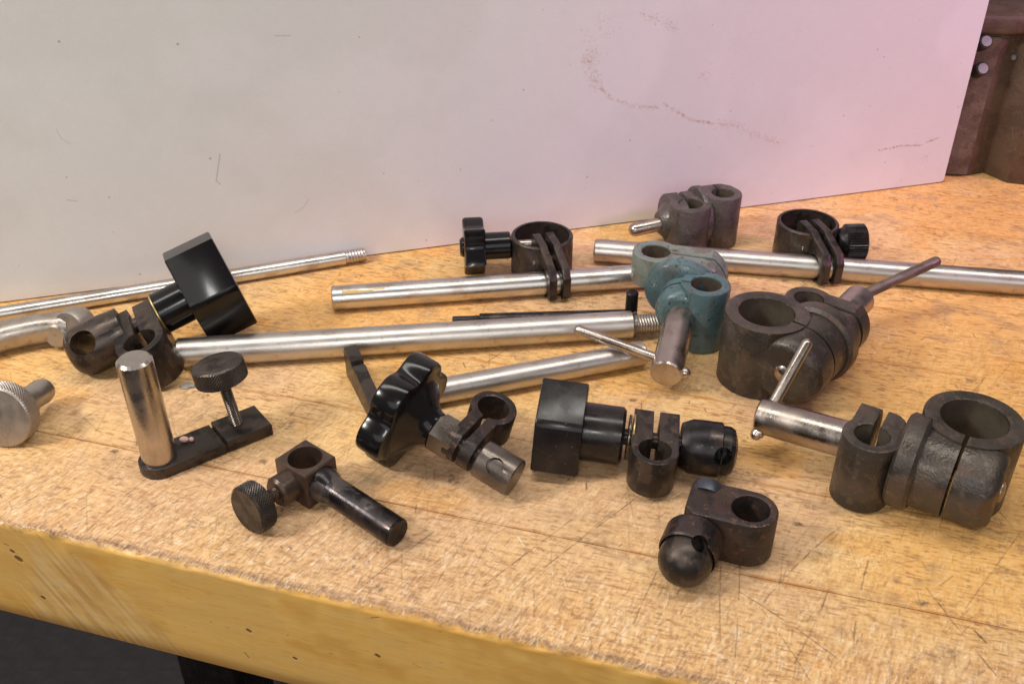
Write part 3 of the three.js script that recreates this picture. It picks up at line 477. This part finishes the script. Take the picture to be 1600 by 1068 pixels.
// ------------------------------------------------------------------ far left: lever, thumb screw, clamp with lozenge knob
{
  const t = thing('lever_arm', 'dull grey bent metal lever arm reaching in from the left edge of the picture', 'lever', [-19.5, 0, -34.4]);
  const pts = [V(-23.6, 0.62, -29.6), V(-22.9, 0.62, -31.6), V(-21.8, 0.62, -33.1), V(-20.4, 0.66, -34.1), V(-19.2, 0.7, -34.55), V(-18.0, 0.75, -34.7)];
  const cv = new THREE.CatmullRomCurve3(pts), N = 40, R = 18, pos = [], idx = [];
  for (let i = 0; i <= N; i++) { const t0 = i / N, p = cv.getPoint(t0), d = cv.getTangent(t0), s = d.clone().cross(V(0, 1, 0)).normalize(), w = 0.54 + 0.14 * (1 - t0) ; for (let j = 0; j <= R; j++) { const a = j / R * 2 * PI, ca = Math.cos(a), sa = Math.sin(a), k = 1 / Math.pow(Math.pow(Math.abs(ca), 2.6) + Math.pow(Math.abs(sa), 2.6), 1 / 2.6), v = p.clone().addScaledVector(s, ca * w * k).add(V(0, sa * 0.58 * k, 0)); pos.push(v.x, v.y, v.z); } }
  for (let i = 0; i < N; i++) for (let j = 0; j < R; j++) { const a = i * (R + 1) + j, b = a + R + 1; idx.push(a, a + 1, b, b, a + 1, b + 1); }
  const g = new THREE.BufferGeometry(); g.setAttribute('position', new THREE.Float32BufferAttribute(pos, 3)); g.setIndex(idx); g.computeVertexNormals();
  const ax = V(-0.25, 0.25, 0.93).normalize(), hc = V(-17.75, 0.78, -34.85);
  const boss = along(lathe([[0, 0], [0.45, 0.05], [0.66, 0.25], [0.74, 0.6], [0.7, 1.0], [0.62, 1.15], [0, 1.2]], 36), hc.clone().addScaledVector(ax, -0.5), ax);
  part('arm', g, M.alu, t); part('boss', boss, M.alu, t);
  part('end_face', along(rod(0.5, 0.5, 0.08), V(-18.35, 0.55, -34.5), V(-0.15, 0.2, 0.95)), M.alu, t);
}
{
  const t = thing('thumb_screw', 'grey round-headed thumb screw tipped on its knurled rim at the left edge', 'thumb screw', [-18, 0, -29]);
  const c = V(-17.95, 1.15, -28.0), d = V(0.12, -0.24, -0.96).normalize();
  const hd = part('head', along(knurl(1.17, 0, 0.7, 64, 0.05), c, d), M.alu, t);
  part('stem', along(lathe([[0, 0.6], [0.85, 0.62], [0.62, 0.95], [0.5, 1.35], [0.46, 1.8], [0.48, 2.2], [0.42, 2.45], [0, 2.55]], 36), c.clone().add(V(0.05, 0, 0)), d.clone().add(V(0.1, 0.06, 0)).normalize()), M.alu, t);
}
function lozengeKnob(t, c, ax, long, L, mid, end, thick, stemR, stemL, mat, label) {   // flat-sided bar knob: c = middle of the bar, stem towards -ax
  const f = F(c, long, ax);                                    // x long, y ~ ax
  const z = ax.clone(), x = long.clone().addScaledVector(z, -long.dot(z)).normalize(), y = z.clone().cross(x), m = new THREE.Matrix4().makeBasis(x, y, z).setPosition(c);
  const s = new THREE.Shape(); const h = L / 2, w = mid / 2, e = end / 2;
  s.moveTo(-h, -e); s.lineTo(-0.15, -w); s.quadraticCurveTo(0, -w - 0.04, 0.15, -w); s.lineTo(h, -e); s.lineTo(h, e); s.lineTo(0.15, w); s.quadraticCurveTo(0, w + 0.04, -0.15, w); s.lineTo(-h, e); s.closePath();
  return part('knob', [put(extr(s, thick, 0.07, 10), m), along(rod(stemR, stemL, 0.06), c.clone().addScaledVector(ax, -stemL - thick * 0.3), ax)], mat, t, { label });
}
{
  const t = thing('slit_clamp', 'black slit clamp with a large glossy lozenge knob raised beside the upright post', 'clamp', [-14.5, 0, -33.5]);
  const ball = V(-16.2, 1.08, -32.8), s = V(4.6, 1.5, -2.25).normalize(), kn = ball.clone().addScaledVector(s, 4.55);
  const up = V(0, 1, 0), h = up.clone().addScaledVector(s, -up.dot(s)).normalize(), back = h.clone().cross(s).normalize();   // hole axis, arm direction
  const hc = ball.clone().addScaledVector(s, 1.65).addScaledVector(back, -1.8).addScaledVector(h, -0.5);
  const f = new THREE.Matrix4().makeBasis(back, s.clone().negate(), h).setPosition(hc);
  // local x = back, y = -s, z = back x -s
  const zz = back.clone().cross(s.clone().negate()); f.makeBasis(back, s.clone().negate(), zz).setPosition(hc);
  const body = put(extr(pinchShape(0.96, 0.62, 2.6, 0.93, 0.2), 1.8, 0.06), f);
  part('clamp_block', body, M.dark, t);
  const R = 1.02, pf = [[0, -1.1]]; for (let i = 0; i <= 10; i++) { const a = -PI / 2 + i / 10 * PI / 2; pf.push([0.35 + (R - 0.35) * Math.cos(a), -0.45 + 0.65 * Math.sin(a)]); } pf.push([R, 0.5], [R - 0.06, 1.2], [0, 1.2]);
  const bd = along(lathe(pf, 48), ball, s); const hd = V(-0.1, 0.62, 0.78).normalize();
  part('swivel_eye', cut(bd, along(rod(0.48, 5, 0.02, 40), ball.clone().addScaledVector(s, -0.05).addScaledVector(hd, -2.5), hd)), M.dark, t);
  const long = V(0.42, -0.72, 0.2);
  const ls = kn.clone();
  lozengeKnob(t, ls.clone().addScaledVector(s, 0.25), s, V(0.45, -0.85, 0.02), 3.9, 2.9, 1.25, 2.0, 0.85, 1.6, M.bakelite, 'glossy black lozenge knob');
  part('washer', along(rod(0.93, 0.08, 0.02), ls.clone().addScaledVector(s, -1.98), s), M.brass, t);
  part('screw', rodAt(ball.clone().addScaledVector(s, 1), ls.clone().addScaledVector(s, -1.5), 0.3, 0.02), M.dark, t);
}
// ------------------------------------------------------------------ rod holder with upright post and knurled thumb screw
{
  const t = thing('post_holder', 'upright polished steel post on a flat black base plate with a knurled screw', 'post holder', [-11, 0, -27.8]);
  const c = V(-12.1, 0, -26.75), e = V(-9.25, 0, -28.9), d = e.clone().sub(c).normalize();
  // the plate: rounded at the post, square at the screw; x along d
  const s = (x0, x1, y0, r0) => { const q = new THREE.Shape(); if (r0) { q.absarc(0, 0, 0.72, PI / 2, PI * 1.5, false); } else { q.moveTo(x0, 0.72); q.lineTo(x0, -0.72); } q.lineTo(x1, -0.72); q.lineTo(x1, 0.72); q.closePath(); return q; };
  const fr = new THREE.Matrix4().makeBasis(d, V(0, 1, 0).cross(d), V(0, 1, 0));
  const lay = (g, y) => put(g, fr.clone().setPosition(c.x, y, c.z));
  part('base_plate', lay(extr(s(0, 2.08, 0, true), 0.42, 0.04), 0.22), M.dark, t);
  part('end_plate', lay(extr(s(2.16, 3.85, 0, false), 0.5, 0.05), 0.26), M.dark, t);
  part('plate_joint', lay(extr(poly([[1.9, 0.6], [2.4, 0.6], [2.4, -0.69], [1.9, -0.69]]), 0.3, 0.02), 0.18), M.blued, t);
  part('post', rodAt(c.clone().setY(0.35), c.clone().add(V(-0.06, 4.5, 0.0)), 0.585, 0.09, 0.575), M.post, t);
  const sc = c.clone().addScaledVector(d, 2.92), tip = sc.clone().add(V(-0.3, 1.75, -0.2)), sd = tip.clone().sub(sc).normalize();
  const th = part('thumb_screw', along(thread(0.21, 2.6, 0.085, 0.05, 24), sc.clone().addScaledVector(sd, 0.2), sd), M.nut, t);
  part('knurled_head', along(knurl(0.93, 0, 0.72, 52, 0.05), sc.clone().addScaledVector(sd, 2.25), sd), M.dark, th);
  const cr = new THREE.IcosahedronGeometry(0.13, 1); cr.scale(1.3, 0.8, 0.9); cr.translate(-11.45, 0.56, -27.55);
  const cr2 = new THREE.IcosahedronGeometry(0.09, 1); cr2.translate(-11.22, 0.52, -27.6);
  const cm = thing('paint_crumb', 'tiny pinkish crumb lying on the black base plate beside the post', 'crumb', [-11.4, 0.45, -27.55]); part('crumb', [cr, cr2], std({ color: new THREE.Color(0.62, 0.38, 0.34), roughness: 0.9 }), cm);
}
// ------------------------------------------------------------------ small swivel block with knurled screw
{
  const t = thing('swivel_block', 'small black steel block with a bored hole, a side spigot and a knurled thumb screw', 'swivel block', [-6.8, 0, -25]);
  const P = [V(-7.0, 0, -26.53), V(-5.8, 0, -25.59), V(-6.61, 0, -24.57), V(-7.77, 0, -25.46)], c = V(-6.79, 0.7, -25.54);
  const u = V(1.2, 0, 0.96).normalize(), v = V(-0.78, 0, 1.05).normalize(), vv = V(0, 1, 0).cross(u).negate();   // u: towards the spigot, vv: towards the screw
  const f = new THREE.Matrix4().makeBasis(u, V(0, 1, 0), u.clone().cross(V(0, 1, 0))).setPosition(c);
  const blk = put(cbox(1.5, 1.4, 1.34, 0.05), f);
  part('block', cut(blk, rodAt(V(c.x, -0.5, c.z), V(c.x, 2, c.z), 0.57, 0.01, 0.57, 48)), M.brownsteel, t);
  const r0 = c.clone().addScaledVector(u, 0.72), w = u.clone(); w.y = -0.06; w.normalize();
  part('spigot', [along(lathe([[0, 0], [0.62, 0], [0.6, 0.2], [0.48, 0.5], [0.48, 0.55], [0.49, 3.36], [0.45, 3.42], [0, 3.42]], 48), r0, w)], M.wornblue, t);
  const n = u.clone().cross(V(0, 1, 0)); if (n.z < 0) n.negate(); n.y = 0.06; n.normalize();
  const b0 = c.clone().addScaledVector(n, 0.6).add(V(0, 0, 0));
  part('boss', along(rod(0.52, 0.75, 0.09), b0, n), M.brownsteel, t);
  const ks = part('thumb_screw', along(thread(0.24, 0.7, 0.08, 0.04, 24), b0.clone().addScaledVector(n, 0.6), n), M.brownsteel, t);
  part('knurled_head', along(knurl(0.84, 0, 0.62, 50, 0.05), b0.clone().addScaledVector(n, 1.25).add(V(-0.05, -0.06, 0)), n), M.dark, ks);
}
// ------------------------------------------------------------------ star knob clamp
{
  const t = thing('star_knob_clamp', 'slit clamp with a hex nut and a big glossy black star knob', 'clamp', [-2.2, 0, -26.8]);
  const k = V(-3.55, 1.85, -27.35), e = V(0.2, 0.68, -25.25), s = e.clone().sub(k).normalize();
  const pt = (d) => k.clone().addScaledVector(s, d), total = e.distanceTo(k);
  const disc = along(extr(scallopShape(2.08, 6, 0.17, 0.24), 1.0, 0.14).rotateX(-PI / 2).rotateY(KROT), pt(-0.2), s);
  part('star_knob', [disc, along(lathe([[0, 0], [1.55, 0], [1.35, 0.2], [0.85, 0.55], [0.68, 0.75], [0.62, 0.95], [0, 0.95]], 48), pt(0.2), s)], M.bakelite, t);
  part('hex_nut', along(rod(0.7, 0.9, 0.06, 6), pt(1.15), s), M.nut, t, { crease: 0.3 });
  part('screw', rodAt(pt(0.8), pt(3.4), 0.33, 0.02), M.dark, t);
  const up = V(0.1, 1, 0.06), h = up.clone().addScaledVector(s, -up.dot(s)).normalize(), back = h.clone().cross(s).normalize(); if (back.z > 0) back.negate();
  // arms run from the ring (behind) to the screw; local x = towards the screw
  const hx = back.clone().negate(), hy = s.clone(), hz = hx.clone().cross(hy), m = new THREE.Matrix4().makeBasis(hx, hy, hz).setPosition(pt(2.3).addScaledVector(back, 1.75));
  let g = put(extr(pinchShape(0.82, 0.55, 2.4, 0.52, 0.16), 1.2, 0.05), m);
  g = both(g, join(along(rod(0.62, 3, 0.02, 48), pt(1), s), put(box(2.7, 3, 3), m.clone().multiply(new THREE.Matrix4().makeTranslation(0.2, 0, 0)))));
  part('clamp_eye', g, M.rusty, t);
  const sl = along(rod(0.67, 1.35, 0.04), pt(3.0), s), hd = V(-0.25, 0.72, 0.64).normalize();
  part('swivel_sleeve', cut(sl, along(rod(0.3, 3, 0.01, 36), pt(3.75).addScaledVector(hd, -0.2), hd)), M.nut, t);
  part('swivel_core', along(rod(0.58, 1.0, 0.02), pt(3.1), s), M.nut, t);
}
// ------------------------------------------------------------------ clamp with square lozenge knob
{
  const t = thing('lozenge_knob_clamp', 'black slit clamp with a dull scuffed lozenge knob lying flat on the bench', 'clamp', [4, 0, -26.8]);
  const a = V(1.25, 1.25, -27.42), b = V(7.35, 0.9, -26.47), s = b.clone().sub(a).normalize(), pt = (d) => a.clone().addScaledVector(s, d), up = V(0, 1, 0);
  lozengeKnob(t, pt(0.42), s, V(-0.05, 0.76, -0.65), 3.15, 2.95, 1.25, 1.6, 0.5, 0.2, M.plastic, 'dull black plastic knob with scuffs and pale chips');
  part('hub', along(rod(1.0, 1.6, 0.1), pt(1.0), s), M.plastic, t);
  part('washer', along(rod(0.78, 0.09, 0.03), pt(2.72), s), M.nut, t); part('washer', along(rod(0.82, 0.09, 0.03), pt(2.86), s), M.brass, t);
  part('screw', rodAt(pt(2.4), pt(5), 0.28, 0.02), M.dark, t);
  const h = up.clone().addScaledVector(s, -up.dot(s)).normalize(), back = s.clone().cross(h).negate(); if (back.z > 0) back.negate();
  const z = back.clone().cross(s.clone()), m = new THREE.Matrix4().makeBasis(back, s, z).setPosition(pt(3.65).addScaledVector(back, -1.2).addScaledVector(h, -0.12));
  part('clamp_eye', put(extr(pinchShape(0.79, 0.54, 2.1, 0.78, 0.2), 1.45, 0.05), m), M.dark, t);
  const sl = along(lathe([[0, 0], [0.75, 0], [0.92, 0.35], [0.94, 0.7], [0.94, 1.32], [0.9, 1.36], [0, 1.36]], 48), pt(4.52), s), hd = V(-0.05, 0.5, 0.87).normalize();
  const hole = (r) => along(rod(r, 4, 0.01, 36), pt(5.82).addScaledVector(hd, -0.2).add(V(0.05, -0.1, 0)), hd);
  part('swivel_sleeve', cut(sl, hole(0.34)), M.blued, t);
  part('swivel_core', cut(along(lathe([[0, 0], [0.84, 0], [0.84, 0.95], [0.75, 1.1], [0.5, 1.2], [0, 1.24]], 48), pt(5.2), s), hole(0.3)), M.blued, t);
}
// ------------------------------------------------------------------ small offset clamp at the front
{
  const t = thing('offset_clamp', 'small rusty black clamp with a bored eye and a round ball end', 'clamp', [6.4, 0, -22.8]);
  const ball = V(5.15, 0.83, -21.5), bolt = V(6.3, 1.1, -24.4), s = ball.clone().sub(bolt).normalize(), hole = V(7.24, 1.7, -22.75), up = V(0, 1, 0);
  const x = V(1, 0, 0.36).normalize(), z = up, y = z.clone().cross(x), m = new THREE.Matrix4().makeBasis(x, y, z).setPosition(hole.x, 0.9, hole.z);
  const sh = new THREE.Shape(); sh.absarc(0, 0, 0.83, -PI / 2, PI / 2, false); sh.lineTo(-1.55, 0.83); sh.lineTo(-1.9, 0.5); sh.lineTo(-1.9, -0.6); sh.lineTo(-1.65, -0.83); sh.closePath();
  const hp = new THREE.Path(); hp.absarc(0, 0, 0.57, 0, 2 * PI, true); sh.holes.push(hp);
  part('eye_block', put(extr(sh, 1.65, 0.06), m), M.rusty, t);
  const c2 = V(5.75, 0.95, -23.05);
  part('bolt', [along(lathe([[0, 0], [0.5, 0], [0.5, 0.25], [0.42, 0.42], [0, 0.5]], 32), bolt.clone().addScaledVector(s, 0.75).add(V(0.05, 0.32, 0)), s.clone().negate().add(V(0, 0.3, 0)).normalize())], M.blueend, t, { label: 'blue tinted bolt end' });
  const sd = V(-0.42, -0.08, 0.9).normalize(), nd = V(0.2, 0.75, 0.6).normalize();
  const sl = along(lathe([[0, 0], [0.86, 0], [0.9, 0.08], [0.9, 0.82], [0.86, 0.88], [0, 0.88]], 48), ball.clone().addScaledVector(sd, -1.05), sd);
  const nh = along(rod(0.26, 2, 0.01, 28), ball.clone().addScaledVector(sd, -0.22).add(V(0.15, 0.35, 0)), nd);
  part('swivel_sleeve', cut(sl, nh, along(rod(0.85, 1, 0.01, 40), ball.clone().addScaledVector(sd, -0.45), sd)), M.rusty, t);
  const bs = new THREE.SphereGeometry(0.81, 48, 32); bs.translate(ball.x, ball.y, ball.z);
  part('ball', cut(bs, nh), M.dark, t);
}
// ------------------------------------------------------------------ swivel clamps: slit lobes on one screw
function lobe(t, name, o, s, p, q, mat, { at, off, R, r, w, h0, h1, over, slit = 0.16, wp = w, rc = 0.15, ear = 0, axisH, bev = 0.07, tilt }) {
  // local x from the hole towards the screw, y along the screw, z up
  const up = V(0, 1, 0), sg = Math.sign(off), x = p.clone().multiplyScalar(-sg), z = up, y = z.clone().cross(x);
  const c = o.clone().addScaledVector(s, at).addScaledVector(p, off), m = new THREE.Matrix4().makeBasis(x, y, z).setPosition(c.x, (h0 + h1) / 2, c.z), L = Math.abs(off) + over;
  const fl = y.dot(s) > 0;                                        // wp: half-width on the +s side
  let g = put(extr(pinchShape(R, r, L, fl ? wp : w, slit, fl ? w : wp, fl ? rc : 0.12, fl ? 0.12 : rc), h1 - h0, bev, 32), m);
  if (ear) g = both(g, join(put(new THREE.CylinderGeometry(R + 0.02, R + 0.02, 8, 64), new THREE.Matrix4().makeTranslation(c.x, 2, c.z)), along(lathe([[0, 0], [ear, 0], [ear, 2.55 + wp], [ear - 0.03, 2.7 + wp], [ear - 0.1, 2.84 + wp], [ear - 0.2, 2.94 + wp], [ear - 0.34, 3 + wp], [0, 3.01 + wp]], 64), o.clone().addScaledVector(s, at - 3).setY(axisH), s)));
  const lp = part(name, g, mat, t, { crease: 0.5 }), gap = Math.asin(Math.min(1, (slit + 0.06) / 2 / r));
  const bo = new THREE.LatheGeometry([new THREE.Vector2(r - 0.012, -(h1 - h0) / 2 + 0.06), new THREE.Vector2(r - 0.012, (h1 - h0) / 2 - bev)], 48, PI / 2 + gap, 2 * PI - 2 * gap); bo.rotateX(PI / 2);
  part('bore', put(bo, m), M.bore, lp); return lp;
}
function swivelClamp(t, o, s, p, H, { big, small, disc, cyl, bar, mat, drop = 0 }) {
  const pt = (d, h = H) => o.clone().addScaledVector(s, d).setY(h);
  lobe(t, 'large_lobe', o, s, p, 0, mat, { at: 0, off: big, R: 1.55, r: 1.03, w: 1.08, wp: 1.36, rc: 0.85, h0: 0, h1: 3.0, over: 1.5, slit: 0.1, ear: 1.38, axisH: H });
  part('joint_disc', [along(lathe([[0, 0], [1.48, 0], [1.58, 0.1], [1.58, 0.62], [1.46, 0.74], [0, 0.74]], 64), pt(-1.78), s), along(rod(1.25, 0.5, 0.02), pt(-1.25), s)], mat, t);
  lobe(t, 'small_lobe', o, s, p, 0, mat, { at: -2.6, off: small, R: 0.93, r: 0.55, w: 0.8, h0: 0.04, h1: 2.6, over: 1.4, slit: 0.2, ear: 1.32, axisH: H });
  const c = part('screw_barrel', rodAt(pt(-3.3), pt(cyl, H - drop), 0.63, 0.07), M.pin, t);
  part('screw_end', along(lathe([[0, -0.2], [0.36, -0.2], [0.36, 0.05], [0.25, 0.13], [0, 0.16]], 32), pt(1.34), s), M.pin, t);
  const b = part('tommy_bar', capsule(bar[0], bar[1], bar[2]), bar[3] ?? M.pin, t);
  return c;
}
{
  const t = thing('swivel_clamp', 'dark cast swivel clamp with a steel screw barrel and ball-ended bar pointing left', 'clamp', [13, 0, -25.3]);
  const s = V(0.842, 0, 0.54).normalize(), p = V(0.54, 0, -0.842), o = V(14.07, 0, -24.43), H = 1.55;
  swivelClamp(t, o, s, p, H, { big: 1.35, small: -0.7, cyl: -6.5, drop: 0.22, mat: M.cast, bar: [V(10.35, 3.55, -29.35), V(8.35, 0.75, -27.3), 0.2] });
  const b = new THREE.SphereGeometry(0.22, 20, 14); b.translate(8.55, 0.95, -27.45); part('bar_ball', b, M.pin, t);
}
{
  const t = thing('swivel_clamp', 'dark cast swivel clamp beside the blue one, its handle bar sticking out to upper right', 'clamp', [11.4, 0, -33]);
  const s = V(-0.63, 0, 0.777).normalize(), p = V(-0.777, 0, -0.63), o = V(10.75, 0, -31.15), H = 1.55;
  swivelClamp(t, o, s, p, H, { big: 1.55, small: 1.0, cyl: -5.6, mat: M.cast, bar: [V(14.0, 1.6, -35.4), V(17.95, 2.45, -37.2), 0.225, M.darkbar] });
}
{
  const t = thing('blue_swivel_clamp', 'chipped blue painted swivel clamp with a steel screw barrel pointing at the viewer', 'clamp', [6.9, 0, -35]);
  const s = V(-0.28, -0.14, 0.95).normalize(), sh = V(-0.283, 0, 0.959), p = V(0.959, 0, 0.283), o = V(6.95, 0, -34.9), H = 1.55;
  const pt = (d) => o.clone().setY(H).addScaledVector(s, d);
  lobe(t, 'front_lobe', o, sh, p, 0, M.blue, { at: 0.0, off: 0.8, R: 0.98, r: 0.6, w: 0.85, h0: 0, h1: 2.75, over: 1.2, slit: 0.12, ear: 1.08, axisH: H });
  part('joint_disc', along(lathe([[0, 0], [1.35, 0], [1.45, 0.08], [1.45, 0.5], [1.35, 0.6], [1.05, 0.75], [0, 0.75]], 64), pt(-1.35).addScaledVector(p, -0.3), s), M.blue, t);
  lobe(t, 'rear_lobe', o, sh, p, 0, M.paleblue, { at: -2.0, off: -1.55, R: 0.98, r: 0.6, w: 0.8, h0: 1.5, h1: 2.85, over: 1.5, slit: 0.16, ear: 1.5, axisH: 1.55 });
  part('screw_barrel', rodAt(pt(0.6), pt(4.2), 0.62, 0.06), M.pin, t);
  part('tommy_bar', capsule(V(2.45, 1.45, -33.4), V(6.5, 1.05, -31.2), 0.2), M.pin, t);
  const b = new THREE.SphereGeometry(0.22, 20, 14); b.translate(6.5, 0.95, -31.05); part('bar_ball', b, M.pin, t);
}
{
  const t = thing('twin_lobe_clamp', 'dull grey cast clamp with two bored lobes standing against the white sheet', 'clamp', [9, 0, -43.5]);
  const s = V(0.96, 0, -0.28).normalize(), p = V(-0.28, 0, -0.96), o = V(9.0, 0, -43.9), H = 1.3;
  lobe(t, 'near_lobe', o, s, p, 0, M.oldcast, { at: -0.85, off: -0.7, R: 0.98, r: 0.56, w: 0.78, h0: 0, h1: 2.35, over: 1.3, slit: 0.2, ear: 1.2, axisH: H });
  lobe(t, 'far_lobe', o, s, p, 0, M.oldcast, { at: 0.85, off: -0.55, R: 0.9, r: 0.52, w: 0.78, h0: 0, h1: 2.6, over: 1.4, slit: 0.16, ear: 1.35, axisH: H });
  part('joint_disc', [along(rod(1.4, 0.35, 0.06, 56), o.clone().setY(H).addScaledVector(s, -0.2), s), along(lathe([[0, 0], [0.5, 0], [0.6, 0.1], [0.95, 0.45], [1.15, 0.9], [1.15, 1.2], [0, 1.2]], 40), o.clone().setY(1.15).addScaledVector(s, -2.1), s)], M.oldcast, t);
  part('screw_stub', capsule(V(5.55, 0.95, -42.85), V(7.7, 1.2, -43.4), 0.33), M.pin, t);
}
// ------------------------------------------------------------------ small litter on the bench
{
  const g = new THREE.IcosahedronGeometry(0.2, 2), p = g.attributes.position; for (let i = 0; i < p.count; i++) { const k = 0.7 + 0.6 * hash(Math.round(p.getX(i) * 50), Math.round(p.getZ(i) * 50), 3); p.setXYZ(i, p.getX(i) * k * 1.4, Math.max(-0.02, p.getY(i) * k * 0.45), p.getZ(i) * k); }
  g.translate(-12.5, 0.02, -31.5); const t = thing('lint_ball', 'small grey tuft of lint on the wood below the lozenge knob at left', 'lint', [-12.15, 0, -31.5]); part('tuft', g, std({ color: new THREE.Color(0.3, 0.27, 0.25), roughness: 1 }), t);
}
renderer.render(scene, camera);
